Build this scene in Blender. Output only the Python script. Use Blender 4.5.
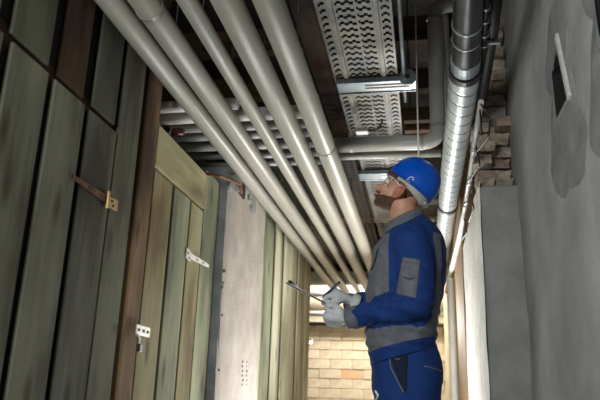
import bpy, bmesh, math, random
from mathutils import Vector, Matrix, noise
random.seed(7)
SC = bpy.context.scene
C = SC.collection
for o in list(bpy.data.objects): bpy.data.objects.remove(o)

# ------------------------------------------------------------------ camera
H = 0.756                      # camera height above the floor
FPX = 660.0                    # focal length in pixels of the 600 x 400 frame
AY = Vector((125, -205, -FPX)).normalized()
AZ = Vector((71, 2190, -FPX)); AZ = (AZ - AY * AZ.dot(AY)).normalized()
AX = AY.cross(AZ)
cam_d = bpy.data.cameras.new('camera'); cam = bpy.data.objects.new('camera', cam_d); C.objects.link(cam)
cam_d.sensor_width = 36; cam_d.lens = 36 * FPX / 600; cam_d.clip_start = 0.02
cam_d.dof.use_dof = True; cam_d.dof.focus_distance = 3.0; cam_d.dof.aperture_fstop = 3.4
cam.matrix_world = Matrix.Translation((0, 0, H)) @ Matrix((AX, AY, AZ)).to_4x4()
SC.camera = cam
def ray(u, v):
    d = Vector((u - 300, 200 - v, -FPX)); return Vector((AX.dot(d), AY.dot(d), AZ.dot(d)))
def PX(u, v, x): r = ray(u, v); r = r * (x / r.x); r.z += H; return r
def PY(u, v, y): r = ray(u, v); r = r * (y / r.y); r.z += H; return r
def PZ(u, v, z): r = ray(u, v); r = r * (z / r.z); r.z += H; return r     # z above the camera

# ------------------------------------------------------------------ light
SC.view_settings.view_transform = 'Standard'; SC.view_settings.look = 'None'
SC.view_settings.gamma = 1; SC.view_settings.exposure = 0.0
SC.view_settings.use_curve_mapping = False
W = bpy.data.worlds.new('world'); SC.world = W; W.use_nodes = True
W.node_tree.nodes['Background'].inputs[0].default_value = (0.86, 0.95, 1.0, 1)
W.node_tree.nodes['Background'].inputs[1].default_value = 0.10
def area(name, loc, target, size, power, col=(1, 1, 1), sy=None):
    l = bpy.data.lights.new(name, 'AREA'); l.energy = power; l.color = col; l.size = size
    if sy: l.shape = 'RECTANGLE'; l.size_y = sy
    o = bpy.data.objects.new(name, l); C.objects.link(o); o.location = loc
    o.rotation_euler = (Vector(target) - Vector(loc)).to_track_quat('-Z', 'Y').to_euler()
    return o
area('entrance_light', (-1.1, -0.5, 1.6), (0.4, 2.0, 1.45), 0.9, 66, (0.96, 1.0, 1.0))
area('end_light', (-0.85, 9.25, H + 2.3), (-0.8, 9.7, 0.9), 0.5, 140, (1.0, 0.98, 0.95))
area('corridor_light', (0.0, 4.5, 0.2), (-0.5, 4.6, 3.0), 0.5, 92, (0.98, 1.0, 1.0), 2.2)

# ------------------------------------------------------------------ materials
def lin(c):
    return tuple(((x / 12.92) if x <= 0.04045 else ((x + 0.055) / 1.055) ** 2.4) for x in c)
def rgb(r, g, b): return lin((r / 255, g / 255, b / 255))
def base(name):
    m = bpy.data.materials.new(name); m.use_nodes = True
    nt = m.node_tree; return m, nt, nt.nodes, nt.links, nt.nodes['Principled BSDF']
def mat(name, c1, c2=None, rough=0.7, metal=0.0, scale=6, stretch=(1, 1, 1), bump=0.0, bscale=40, c3=None, detail=5, spec=0.5, rand=0.0):
    m, nt, N, L, b = base(name)
    b.inputs['Roughness'].default_value = rough; b.inputs['Metallic'].default_value = metal
    b.inputs['Specular IOR Level'].default_value = spec
    tc = N.new('ShaderNodeTexCoord'); mp = N.new('ShaderNodeMapping'); mp.inputs['Scale'].default_value = stretch
    L.new(tc.outputs['Object'], mp.inputs[0])
    nz = N.new('ShaderNodeTexNoise'); nz.inputs['Scale'].default_value = scale; nz.inputs['Detail'].default_value = detail
    nz.inputs['Roughness'].default_value = 0.6
    L.new(mp.outputs[0], nz.inputs['Vector'])
    cr = N.new('ShaderNodeValToRGB'); L.new(nz.outputs[0], cr.inputs[0])
    c2 = c2 or c1
    cr.color_ramp.elements[0].position = 0.34; cr.color_ramp.elements[0].color = (*c1, 1)
    cr.color_ramp.elements[1].position = 0.66; cr.color_ramp.elements[1].color = (*c2, 1)
    if c3:
        e = cr.color_ramp.elements.new(0.8); e.color = (*c3, 1)
    out = cr.outputs[0]
    if rand:
        oi = N.new('ShaderNodeObjectInfo'); mr = N.new('ShaderNodeMapRange'); hs = N.new('ShaderNodeHueSaturation')
        mr.inputs['To Min'].default_value = 1 - rand; mr.inputs['To Max'].default_value = 1 + rand
        L.new(oi.outputs['Random'], mr.inputs[0]); L.new(mr.outputs[0], hs.inputs['Value']); L.new(out, hs.inputs['Color']); out = hs.outputs[0]
    L.new(out, b.inputs['Base Color'])
    if bump:
        n2 = N.new('ShaderNodeTexNoise'); n2.inputs['Scale'].default_value = bscale; n2.inputs['Detail'].default_value = 6
        L.new(mp.outputs[0], n2.inputs['Vector'])
        bp = N.new('ShaderNodeBump'); bp.inputs['Strength'].default_value = bump; bp.inputs['Distance'].default_value = 0.02
        L.new(n2.outputs[0], bp.inputs['Height']); L.new(bp.outputs[0], b.inputs['Normal'])
    return m
def wood(name, dark, mid, light, axis='z', rough=0.8, rand=0.18):
    m, nt, N, L, b = base(name)
    b.inputs['Roughness'].default_value = rough; b.inputs['Specular IOR Level'].default_value = 0.25
    tc = N.new('ShaderNodeTexCoord'); oi = N.new('ShaderNodeObjectInfo')
    ad = N.new('ShaderNodeVectorMath'); ad.operation = 'ADD'
    sc = N.new('ShaderNodeVectorMath'); sc.operation = 'SCALE'; sc.inputs[0].default_value = (3.1, 5.7, 9.3)
    L.new(oi.outputs['Random'], sc.inputs['Scale']); L.new(tc.outputs['Object'], ad.inputs[0]); L.new(sc.outputs[0], ad.inputs[1])
    s = {'z': (1, 1, .06), 'y': (1, .06, 1), 'x': (.06, 1, 1)}[axis]
    mp = N.new('ShaderNodeMapping'); mp.inputs['Scale'].default_value = s; L.new(ad.outputs[0], mp.inputs[0])
    g = N.new('ShaderNodeTexNoise'); g.inputs['Scale'].default_value = 38; g.inputs['Detail'].default_value = 7; g.inputs['Distortion'].default_value = .6
    L.new(mp.outputs[0], g.inputs['Vector'])
    p = N.new('ShaderNodeTexNoise'); p.inputs['Scale'].default_value = 3.2; p.inputs['Detail'].default_value = 4
    mp2 = N.new('ShaderNodeMapping'); mp2.inputs['Scale'].default_value = tuple(.35 if q < 1 else 1 for q in s)
    L.new(ad.outputs[0], mp2.inputs[0]); L.new(mp2.outputs[0], p.inputs['Vector'])
    mx = N.new('ShaderNodeMath'); mx.operation = 'MULTIPLY_ADD'; mx.inputs[1].default_value = .18
    L.new(g.outputs[0], mx.inputs[0])
    h2 = N.new('ShaderNodeMath'); h2.operation = 'MULTIPLY'; h2.inputs[1].default_value = .82; L.new(p.outputs[0], h2.inputs[0])
    L.new(h2.outputs[0], mx.inputs[2])
    cr = N.new('ShaderNodeValToRGB'); L.new(mx.outputs[0], cr.inputs[0])
    cr.color_ramp.elements[0].position = .40; cr.color_ramp.elements[0].color = (*dark, 1)
    cr.color_ramp.elements[1].position = .61; cr.color_ramp.elements[1].color = (*light, 1)
    e = cr.color_ramp.elements.new(.5); e.color = (*mid, 1)
    # knots
    mp3 = N.new('ShaderNodeMapping'); mp3.inputs['Scale'].default_value = tuple(1.3 if q < 1 else 3.6 for q in s)
    L.new(ad.outputs[0], mp3.inputs[0])
    sx_ = N.new('ShaderNodeSeparateXYZ'); cx_ = N.new('ShaderNodeCombineXYZ'); L.new(mp3.outputs[0], sx_.inputs[0])
    L.new(sx_.outputs[1 if axis != 'x' else 0], cx_.inputs[0]); L.new(sx_.outputs[2], cx_.inputs[1])
    vo = N.new('ShaderNodeTexVoronoi'); vo.voronoi_dimensions = '2D'; vo.inputs['Scale'].default_value = 1.0; L.new(cx_.outputs[0], vo.inputs['Vector'])
    kr = N.new('ShaderNodeMapRange'); kr.inputs['From Min'].default_value = .03; kr.inputs['From Max'].default_value = .12
    kr.inputs['To Min'].default_value = .7; kr.inputs['To Max'].default_value = 0; L.new(vo.outputs['Distance'], kr.inputs[0])
    km = N.new('ShaderNodeMix'); km.data_type = 'RGBA'; L.new(kr.outputs[0], km.inputs['Factor']); L.new(cr.outputs[0], km.inputs['A'])
    km.inputs['B'].default_value = (dark[0] * .45, dark[1] * .4, dark[2] * .35, 1)
    hs = N.new('ShaderNodeHueSaturation'); mr = N.new('ShaderNodeMapRange'); mr.inputs['To Min'].default_value = 1 - rand; mr.inputs['To Max'].default_value = 1 + rand
    L.new(oi.outputs['Random'], mr.inputs[0]); L.new(mr.outputs[0], hs.inputs['Value']); L.new(km.outputs['Result'], hs.inputs['Color'])
    L.new(hs.outputs[0], b.inputs['Base Color'])
    bp = N.new('ShaderNodeBump'); bp.inputs['Strength'].default_value = .12; bp.inputs['Distance'].default_value = .003
    L.new(g.outputs[0], bp.inputs['Height']); L.new(bp.outputs[0], b.inputs['Normal'])
    return m
def emit(name, col, s):
    m, nt, N, L, b = base(name)
    b.inputs['Emission Color'].default_value = (*col, 1); b.inputs['Emission Strength'].default_value = s
    return m
M = {}
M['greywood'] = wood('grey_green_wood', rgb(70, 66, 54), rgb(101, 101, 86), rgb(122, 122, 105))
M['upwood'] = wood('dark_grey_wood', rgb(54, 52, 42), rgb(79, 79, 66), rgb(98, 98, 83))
M['dryrail'] = wood('pale_rail_wood', rgb(118, 106, 74), rgb(158, 150, 112), rgb(182, 176, 136), 'y')
M['doorwood'] = wood('weathered_door_wood', rgb(116, 100, 70), rgb(150, 138, 102), rgb(170, 162, 126), rand=.14)
M['greenwood'] = wood('green_treated_wood', rgb(104, 106, 86), rgb(138, 140, 114), rgb(162, 162, 134))
M['palewood'] = wood('pale_treated_wood', rgb(146, 141, 114), rgb(180, 176, 148), rgb(202, 199, 172), rand=.14)
M['brownwood'] = wood('brown_post_wood', rgb(74, 54, 38), rgb(118, 92, 66), rgb(152, 124, 94))
M['darkbrown'] = wood('dark_brown_wood', rgb(27, 19, 13), rgb(46, 32, 22), rgb(66, 48, 34), 'y')
M['brownplank'] = wood('brown_plank_wood', rgb(46, 33, 22), rgb(72, 54, 36), rgb(92, 70, 50))
M['joist'] = wood('joist_wood', rgb(44, 32, 22), rgb(74, 54, 36), rgb(100, 76, 54), 'x')
M['concrete'] = mat('bare_concrete', rgb(150, 141, 131), rgb(168, 159, 148), .9, scale=5, bump=.3, bscale=60, c3=rgb(176, 167, 156))
M['shadegrey'] = mat('shaded_concrete', rgb(122, 124, 126), rgb(150, 152, 152), .9, scale=9, bump=.3)  # pillar concrete with the shade of its side put into the colour
M['wallgrey'] = mat('rough_grey_plaster', rgb(132, 132, 128), rgb(162, 162, 157), .9, scale=2.2, bump=.4, bscale=26, c3=rgb(182, 182, 176), detail=7)
M['patch'] = mat('dark_mortar', rgb(112, 112, 109), rgb(140, 140, 136), .95, scale=7, bump=.4, bscale=40)
M['colgrey'] = mat('column_plaster', rgb(132, 132, 128), rgb(152, 151, 146), .92, scale=7, bump=.35, bscale=70)
M['litplaster'] = mat('lit_white_plaster', rgb(206, 203, 194), rgb(232, 230, 222), .9, scale=8, bump=.35, bscale=50)  # white plaster, lightened further for the lamp light on the column side
M['beige'] = mat('beige_plaster', rgb(176, 156, 122), rgb(204, 186, 152), .9, scale=4, bump=.2)
M['brownboard'] = mat('tan_board', rgb(112, 86, 54), rgb(134, 106, 72), .8, scale=6, stretch=(1, 1, .2))
M['floor'] = mat('dusty_concrete_floor', rgb(112, 106, 98), rgb(146, 139, 128), .9, scale=3, bump=.2)
M['ceil'] = mat('dark_ceiling', rgb(38, 34, 30), rgb(62, 56, 50), .95, scale=4, bump=.3)
M['brick'] = mat('pale_brick', rgb(196, 176, 144), rgb(218, 203, 174), .9, scale=9, bump=.3, c3=rgb(226, 214, 188), rand=.10)
M['redbrick'] = mat('warm_brick', rgb(196, 156, 116), rgb(212, 176, 136), .9, scale=9, bump=.3)
M['mortar'] = mat('brick_mortar', rgb(186, 172, 146), rgb(202, 188, 162), .95, scale=14, bump=.3)
M['rubble'] = mat('broken_masonry', rgb(120, 104, 88), rgb(178, 166, 150), .95, scale=16, bump=.6, bscale=50, c3=rgb(206, 198, 186))
M['redrubble'] = mat('broken_red_masonry', rgb(126, 108, 92), rgb(158, 138, 120), .95, scale=16, bump=.6, bscale=50, c3=rgb(196, 186, 172))
M['pipe'] = mat('grey_pipe_jacket', rgb(146, 143, 132), rgb(164, 161, 150), .38, scale=3, stretch=(1, .3, 1))
M['pipering'] = mat('pipe_joint', rgb(120, 117, 108), rgb(146, 143, 134), .4)
M['crosspipe'] = mat('cross_pipe', rgb(152, 150, 143), rgb(180, 178, 171), .35, scale=4)
M['galv'] = mat('galvanised_steel', rgb(142, 152, 158), rgb(170, 178, 182), .38, .7, scale=14)
M['tray'] = mat('tray_steel', rgb(78, 82, 88), rgb(140, 135, 122), .5, .35, scale=3.5)
M['duct'] = mat('spiral_duct_steel', rgb(196, 206, 208), rgb(222, 230, 232), .3, .6, scale=5)
M['seam'] = mat('duct_seam', rgb(40, 46, 48), rgb(60, 66, 68), .6, .3)
M['ductdark'] = mat('dull_steel', rgb(62, 64, 65), rgb(84, 86, 87), .36, .8, scale=7)
M['black'] = mat('black_rubber', rgb(22, 22, 22), rgb(34, 34, 34), .55)
M['shadeblack'] = mat('painted_shade', rgb(14, 13, 11), rgb(22, 20, 17), .95)  # black that stands in for shade in the openings and behind plank gaps
M['rust'] = mat('rusty_steel', rgb(84, 54, 36), rgb(128, 86, 58), .75, .3, scale=30)
M['brass'] = mat('worn_brass', rgb(178, 146, 96), rgb(208, 180, 128), .45, .5, scale=30)
M['zinc'] = mat('bright_zinc', rgb(206, 202, 194), rgb(232, 228, 220), .45, .3, scale=40)
M['whitepvc'] = mat('white_plastic', rgb(216, 214, 206), rgb(230, 228, 222), .45)
M['cord'] = mat('light_cord', rgb(188, 184, 172), rgb(204, 200, 190), .6)
M['red'] = mat('red_paint', rgb(150, 34, 34), rgb(170, 44, 40), .5)
M['skin'] = mat('skin', rgb(190, 138, 112), rgb(208, 156, 130), .5, scale=24)
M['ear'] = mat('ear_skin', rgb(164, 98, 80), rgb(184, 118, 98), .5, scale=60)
M['beard'] = mat('brown_hair', rgb(70, 46, 32), rgb(104, 72, 52), .75, scale=90, bump=.5, bscale=160)
M['helmet'] = mat('blue_helmet_plastic', rgb(4, 78, 186), rgb(6, 84, 196), .28)
M['blue'] = mat('blue_workwear', rgb(0, 45, 106), rgb(2, 52, 120), .85, scale=20, bump=.15, bscale=300)
M['greycloth'] = mat('grey_workwear', rgb(92, 94, 102), rgb(108, 110, 118), .9, scale=30, bump=.15, bscale=300)
M['navy'] = mat('navy_cloth', rgb(12, 20, 40), rgb(16, 26, 50), .9)
M['piping'] = mat('pale_piping', rgb(104, 102, 104), rgb(122, 120, 120), .7)
M['glove'] = mat('white_glove', rgb(186, 188, 190), rgb(206, 208, 208), .85, scale=30, bump=.2, bscale=200)
M['harness'] = mat('helmet_harness', rgb(168, 166, 160), rgb(184, 182, 176), .6)
M['eyewhite'] = mat('eye_white', rgb(220, 216, 210), None, .3)
M['boots'] = mat('boot_leather', rgb(34, 30, 28), rgb(48, 44, 40), .6)
M['clip'] = mat('clipboard_dark', rgb(24, 26, 34), rgb(32, 34, 44), .4)
M['paper'] = mat('paper', rgb(228, 228, 224), None, .8)
M['penblue'] = mat('pen_navy', rgb(14, 28, 66), rgb(18, 34, 80), .35)
M['white'] = mat('white_print', rgb(225, 230, 235), None, .5)
M['bulb'] = emit('lit_bulb', (1, .93, .8), 40)
m, nt, N_, L_, b_ = base('clear_lens'); b_.inputs['Base Color'].default_value = (.95, .97, 1, 1)
b_.inputs['Transmission Weight'].default_value = .9; b_.inputs['Roughness'].default_value = .05; b_.inputs['IOR'].default_value = 1.1
b_.inputs['Alpha'].default_value = .45; M['lens'] = m

# ------------------------------------------------------------------ helpers
def mobj(name, bm, material, parent=None, smooth=False):
    me = bpy.data.meshes.new(name)
    bm.normal_update(); bm.to_mesh(me); bm.free()
    return lobj(name, me, material, parent, smooth)
def lobj(name, me, material, parent=None, smooth=False):
    if material is not None:
        for x in (material if isinstance(material, (list, tuple)) else [material]): me.materials.append(M[x])
    if smooth:
        for p in me.polygons: p.use_smooth = True
    o = bpy.data.objects.new(name, me); C.objects.link(o)
    if parent:
        o.parent = parent
        if parent.type == 'EMPTY': o.matrix_parent_inverse = Matrix.Translation(parent.location).inverted()
    return o
def tag(o, label, cat, group=None):
    o['label'] = label; o['category'] = cat
    if group: o['group'] = group
    return o
def thing(name, label, cat, loc, group=None):
    o = bpy.data.objects.new(name, None); C.objects.link(o); o.location = loc; o.empty_display_size = .1
    return tag(o, label, cat, group)
def struct(o): o['kind'] = 'structure'; return o
def box_bm(x0, x1, y0, y1, z0, z1, bev=0.0, bm=None):
    own = bm is None; bm = bm or bmesh.new()
    r = bmesh.ops.create_cube(bm, size=1)
    bmesh.ops.scale(bm, vec=(x1 - x0, y1 - y0, z1 - z0), verts=r['verts'])
    bmesh.ops.translate(bm, vec=((x0 + x1) / 2, (y0 + y1) / 2, (z0 + z1) / 2), verts=r['verts'])
    if bev:
        es = {e for v in r['verts'] for e in v.link_edges}
        bmesh.ops.bevel(bm, geom=list(es), offset=bev, segments=1, affect='EDGES')
    return bm
def box(name, x0, x1, y0, y1, z0, z1, m, parent=None, bev=0.0):
    """a box whose corners sit at the given relative heights (z above the camera)"""
    return mobj(name, box_bm(x0, x1, y0, y1, z0 + H, z1 + H, bev), m, parent)
def obox_bm(c, ax, ay, az, sx, sy, sz, bev=0.0, bm=None):
    own = bm is None; bm = bm or bmesh.new()
    t = bmesh.new(); box_bm(-sx / 2, sx / 2, -sy / 2, sy / 2, -sz / 2, sz / 2, bev, t)
    R = Matrix((ax, ay, az)).transposed().to_4x4(); R.translation = c
    t.transform(R); me = bpy.data.meshes.new('t'); t.to_mesh(me); t.free(); bm.from_mesh(me); bpy.data.meshes.remove(me)
    return bm
def tube_bm(pts, rad, n=16, bm=None, cap=True, scale=(1, 1)):
    bm = bm or bmesh.new()
    pts = [Vector(p) for p in pts]
    if not isinstance(rad, (list, tuple)): rad = [rad] * len(pts)
    up = None; rings = []
    for i, p in enumerate(pts):
        t = (pts[min(i + 1, len(pts) - 1)] - pts[max(i - 1, 0)]).normalized()
        if up is None:
            up = Vector((0, 0, 1)) if abs(t.z) < .9 else Vector((0, 1, 0))
        a = (up - t * up.dot(t)).normalized(); b = t.cross(a); up = a
        rings.append([bm.verts.new(p + (a * math.cos(k * 2 * math.pi / n) * scale[0] + b * math.sin(k * 2 * math.pi / n) * scale[1]) * rad[i]) for k in range(n)])
    for i in range(len(rings) - 1):
        for k in range(n):
            bm.faces.new((rings[i][k], rings[i][(k + 1) % n], rings[i + 1][(k + 1) % n], rings[i + 1][k]))
    if cap:
        bm.faces.new(rings[0][::-1]); bm.faces.new(rings[-1])
    return bm
def tube(name, pts, rad, m, parent=None, n=16, smooth=True):
    bm = tube_bm(pts, rad, n)
    bmesh.ops.recalc_face_normals(bm, faces=bm.faces)
    o = mobj(name, bm, m, parent, smooth)
    if smooth:
        for p in o.data.polygons:
            if len(p.vertices) > 4: p.use_smooth = False
    return o
def ring_bm(c, axis, R, w, t, n=24, bm=None):
    """a band of radius R, width w, thickness t around axis"""
    axis = Vector(axis).normalized()
    prof = [(-w / 2, R - t), (-w / 2, R + t), (w / 2, R + t), (w / 2, R - t)]
    bm = bm or bmesh.new(); a = axis.orthogonal().normalized(); b = axis.cross(a); c = Vector(c); rs = []
    for k in range(n):
        q = 2 * math.pi * k / n; d = a * math.cos(q) + b * math.sin(q)
        rs.append([bm.verts.new(c + axis * h + d * r) for h, r in prof])
    for k in range(n):
        for j in range(4):
            bm.faces.new((rs[k][j], rs[k][(j + 1) % 4], rs[(k + 1) % n][(j + 1) % 4], rs[(k + 1) % n][j]))
    bmesh.ops.recalc_face_normals(bm, faces=bm.faces)
    return bm
def ring(name, c, axis, R, w, t, m, parent=None): return mobj(name, ring_bm(c, axis, R, w, t), m, parent)
def bend(pts, r, n=7):
    """round the corners of a polyline"""
    pts = [Vector(p) for p in pts]; out = [pts[0]]
    for i in range(1, len(pts) - 1):
        a = (pts[i - 1] - pts[i]).normalized(); b = (pts[i + 1] - pts[i]).normalized()
        p0 = pts[i] + a * r; p1 = pts[i] + b * r
        for k in range(n + 1):
            t = k / n; out.append(p0 * (1 - t) ** 2 + pts[i] * 2 * t * (1 - t) + p1 * t * t)
    out.append(pts[-1]); return out
def ell_bm(c, axes, rad, bm, seg=20, rings=14):
    t = bmesh.ops.create_uvsphere(bm, u_segments=seg, v_segments=rings, radius=1)
    R = Matrix([Vector(a) for a in axes]).transposed().to_4x4(); R.translation = Vector(c)
    bmesh.ops.transform(bm, matrix=R @ Matrix.Diagonal((*rad, 1)), verts=t['verts'])
    return bm
def remesh(bm, vox, smooth=4):
    bmesh.ops.recalc_face_normals(bm, faces=bm.faces)
    me = bpy.data.meshes.new('tmp'); bm.to_mesh(me); bm.free()
    tmp = bpy.data.scenes.new('tmp'); o = bpy.data.objects.new('tmp', me); tmp.collection.objects.link(o)
    r = o.modifiers.new('r', 'REMESH'); r.mode = 'VOXEL'; r.voxel_size = vox
    if smooth:
        s = o.modifiers.new('s', 'SMOOTH'); s.iterations = smooth; s.factor = .5
    with bpy.context.temp_override(scene=tmp, view_layer=tmp.view_layers[0]):
        dg = bpy.context.evaluated_depsgraph_get()
    out = bpy.data.meshes.new_from_object(o.evaluated_get(dg))
    bpy.data.objects.remove(o); bpy.data.meshes.remove(me); bpy.data.scenes.remove(tmp)
    return out
XV, YV, ZV = Vector((1, 0, 0)), Vector((0, 1, 0)), Vector((0, 0, 1))

# ------------------------------------------------------------------ setting
D = 1.25            # left partition plane at x = -D
CEIL = 2.78
struct(box('floor', -3.0, 1.5, -2.5, 10.5, -H - .12, -H, 'floor'))
struct(box('ceiling', -3.0, 1.5, -2.5, 10.5, CEIL, CEIL + .15, 'ceil'))
struct(box('wall_left', -3.0, -2.85, -2.5, 10.5, -H, CEIL, 'patch'))
# end wall with bricks
ew = struct(box('wall_end', -2.85, 1.2, 10.02, 10.25, -H, CEIL, 'mortar'))
bw, bh = .33, .139
proto = box_bm(-bw / 2 + .004, bw / 2 - .004, -.022, .022, -bh / 2 + .005, bh / 2 - .005, .004)
pme = bpy.data.meshes.new('brick'); proto.to_mesh(pme); proto.free(); pme.materials.append(M['brick'])
pme2 = pme.copy(); pme2.materials.clear(); pme2.materials.append(M['redbrick'])
for r in range(11):
    for k in range(8):
        x = -2.2 + (k + .5 * (r % 2)) * bw
        o = bpy.data.objects.new('brick', pme2 if (r, k) in ((5, 3), (1, 2)) else pme); C.objects.link(o); o.parent = ew
        o.location = (x + random.uniform(-.003, .003), 10.03 + random.uniform(-.006, .006), H - .3 + r * bh)
# right side: near wall with diamond openings, column, far face
XW = .485
def diamond(cy, cz, hy, hz):
    return [(cy, cz + hz), (cy + hy * .95, cz + .02), (cy - .01, cz - hz), (cy - hy, cz - .05)]
def inside(y, z, d):
    for i in range(4):
        a, b = d[i], d[(i + 1) % 4]
        if (b[0] - a[0]) * (z - a[1]) - (b[1] - a[1]) * (y - a[0]) > 0: return False
    return True
def dpix(pts): return [(PX(u, v, XW).y, PX(u, v, XW).z) for u, v in pts]
d1 = dpix([(559, 38), (552, 74), (557, 122), (571, 95)])
c1 = (sum(p[0] for p in d1) / 4, sum(p[1] for p in d1) / 4)
c2 = PX(601, 6, XW)
d2 = [(p[0] - c1[0] + c2.y - .05, p[1] - c1[1] + c2.z) for p in d1]
def orient(d):
    s = sum(d[i][0] * d[(i + 1) % 4][1] - d[(i + 1) % 4][0] * d[i][1] for i in range(4))
    return d if s < 0 else d[::-1]
d1, d2 = orient(d1), orient(d2)
bm = bmesh.new(); gy, gz = 160, 120; y0, y1, z0, z1 = -2.5, 3.36, 0.0, CEIL + H
def lerp(a, b, t): return a + (b - a) * t
ys = [lerp(-2.5, 1.0, k / 30) for k in range(30)] + [lerp(1.0, 3.84, k / 142) for k in range(143)]
zs = [lerp(z0, z1, k / 150) for k in range(151)]
gv = []
for y in ys:
    row = []
    for z in zs:
        d = .014 * noise.noise((y * 2.1, z * 1.7, 3.3)) + .006 * noise.noise((y * 7, z * 6, 1.3)) + .002 * noise.noise((y * 25, z * 25, 8))
        dm = min(math.hypot(y - c1[0], (z - c1[1]) * .6), math.hypot(y - c2.y + .05, (z - c2.z) * .6))
        d *= max(0, min(1, (dm - .2) / .15))
        row.append(bm.verts.new((XW + d, y, z)))
    gv.append(row)
for i in range(len(ys) - 1):
    for j in range(len(zs) - 1):
        cy, cz = (ys[i] + ys[i + 1]) / 2, (zs[j] + zs[j + 1]) / 2
        if inside(cy, cz, d1) or inside(cy, cz, d2): continue
        bm.faces.new((gv[i][j], gv[i][j + 1], gv[i + 1][j + 1], gv[i + 1][j]))
wr = struct(mobj('wall_right', bm, 'wallgrey', None, True))
def cavity(d, k):
    pass
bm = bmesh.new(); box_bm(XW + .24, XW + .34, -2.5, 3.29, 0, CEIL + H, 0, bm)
mobj('wall_core', bm, 'shadeblack', wr)  # back of the openings, coloured black as painted shade
def bar(a, b, w, t, dx, m, name, parent):
    A = Vector((XW + dx, a[0], a[1])); B = Vector((XW + dx, b[0], b[1])); e = (B - A).normalized(); n = XV.cross(e)
    return mobj(name, obox_bm((A + B) / 2, e, n, XV, (B - A).length + w, w, t, .002), m, parent)
for d, lab in ((d1, 'diamond-shaped metal edged opening set in the middle of the grey wall'), (d2, 'diamond-shaped metal edged opening at the upper right corner of the photo')):
    cy = sum(p[0] for p in d) / 4; cz = sum(p[1] for p in d) / 4
    t = thing('wall_opening_frame', lab, 'frame', (XW, cy, cz), 'diamond openings in the grey wall')
    top = max(range(4), key=lambda i: d[i][1])
    for i in range(4):
        a, b = d[i], d[(i + 1) % 4]
        near = (a[0] + b[0]) / 2 < cy and (a[1] + b[1]) / 2 > cz
        bar(a, b, .026 if near else .012, .012 if near else .006, -.006 if near else -.003, 'zinc' if near else 'galv', 'frame_bar', t)
        # reveal going back into the wall, black in place of shade
        bar(a, b, .006, .06, .035, 'shadeblack', 'reveal', t)
    pts = []
    bm = bmesh.new(); n = 40; inn = []; out = []
    for k in range(n):
        q = 2 * math.pi * k / n; cs, sn = math.cos(q), math.sin(q)
        # ray to the diamond's edge
        rr = 0
        while rr < 1 and inside(cy + cs * rr, cz + sn * rr, d): rr += .002
        g = 1.0 + .25 * noise.noise((cs * 1.5, sn * 1.5, cy))
        ro = max(rr + .02, (.105 * abs(cs) + .29 * abs(sn)) * g)
        if sn < -.6: ro *= 1.35
        inn.append(bm.verts.new((XW - .002, cy + cs * (rr + .004), cz + sn * (rr + .004))))
        out.append(bm.verts.new((XW + .002, cy + cs * ro, cz + sn * ro)))
    mid = []
    for k in range(n):
        v = out[k].co * .85 + inn[k].co * .15; mid.append(bm.verts.new((XW - .005, v.y, v.z)))
    for k in range(n):
        k2 = (k + 1) % n
        bm.faces.new((inn[k], inn[k2], mid[k2], mid[k])); bm.faces.new((mid[k], mid[k2], out[k2], out[k]))
    bmesh.ops.recalc_face_normals(bm, faces=bm.faces)
    mobj('mortar_patch', bm, 'patch', wr, True)
# column: front face looks at the camera, its side along the corridor takes a whiter, lit colour
XC = .30; YC = 3.3
cf = struct(box('wall_column', XC + .002, .62, YC, 4.83, -H, 1.08, 'colgrey', None, .012))
# side skin of slightly ragged plaster, lamp light put into its white
bm = bmesh.new(); rows = []
for i in range(17):
    y = lerp(YC + .004, 4.83, i / 16); row = []
    for j in range(40):
        z = lerp(0.0, 1.86, j / 39) if i else lerp(0.0, 1.86, j / 39)
        row.append(bm.verts.new((XC - .004 + .006 * noise.noise((y * 4, z * 4, 1)), y + (.012 * noise.noise((z * 9, 2, 2)) if i == 0 else 0), z)))
    rows.append(row)
for i in range(16):
    for j in range(39): bm.faces.new((rows[i][j], rows[i][j + 1], rows[i + 1][j + 1], rows[i + 1][j]))
mobj('plaster_skin', bm, 'litplaster', cf, True)
struct(box('trim_1', XC - .012, .5, 4.84, 5.9, -H, 1.9, 'brownboard', None, .004))
struct(box('wall_right_far', XC, .62, 5.9, 10.02, -H, CEIL, 'beige'))
struct(box('wall_right_upper', .47, .62, 3.845, 5.9, 1.08, CEIL, 'rubble'))
box('lining', .5, .62, 4.83, 5.9, -H, 1.08, 'beige', cf)
# broken masonry on top of the column
def stone(name, c, s, parent, m='rubble', k=0, sq=.72):
    bm = bmesh.new(); bmesh.ops.create_icosphere(bm, subdivisions=2, radius=1)
    for v in bm.verts:
        p = v.co.copy(); q = Vector([max(-sq, min(sq, a)) / sq for a in p])
        q *= 1 + .22 * noise.noise(p * 1.6 + Vector((k, k * 2, 5)))
        v.co = Vector((q.x * s[0], q.y * s[1], q.z * s[2])) + Vector(c)
    return mobj(name, bm, m, parent)
k = 0
zz = 1.085 + H
while zz < 2.2 + H:
    hh_ = random.uniform(.05, .072)
    for x in (.335 + random.uniform(-.02, .02), .435 + random.uniform(-.02, .02)):
        k += 1
        stone('brick', (x, 3.49 + random.uniform(-.07, .05), zz + hh_ / 2), (random.uniform(.042, .054), .07, hh_ * .47), cf, 'rubble' if k % 3 else 'redrubble', k, .5)
    zz += hh_ + .008
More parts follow.
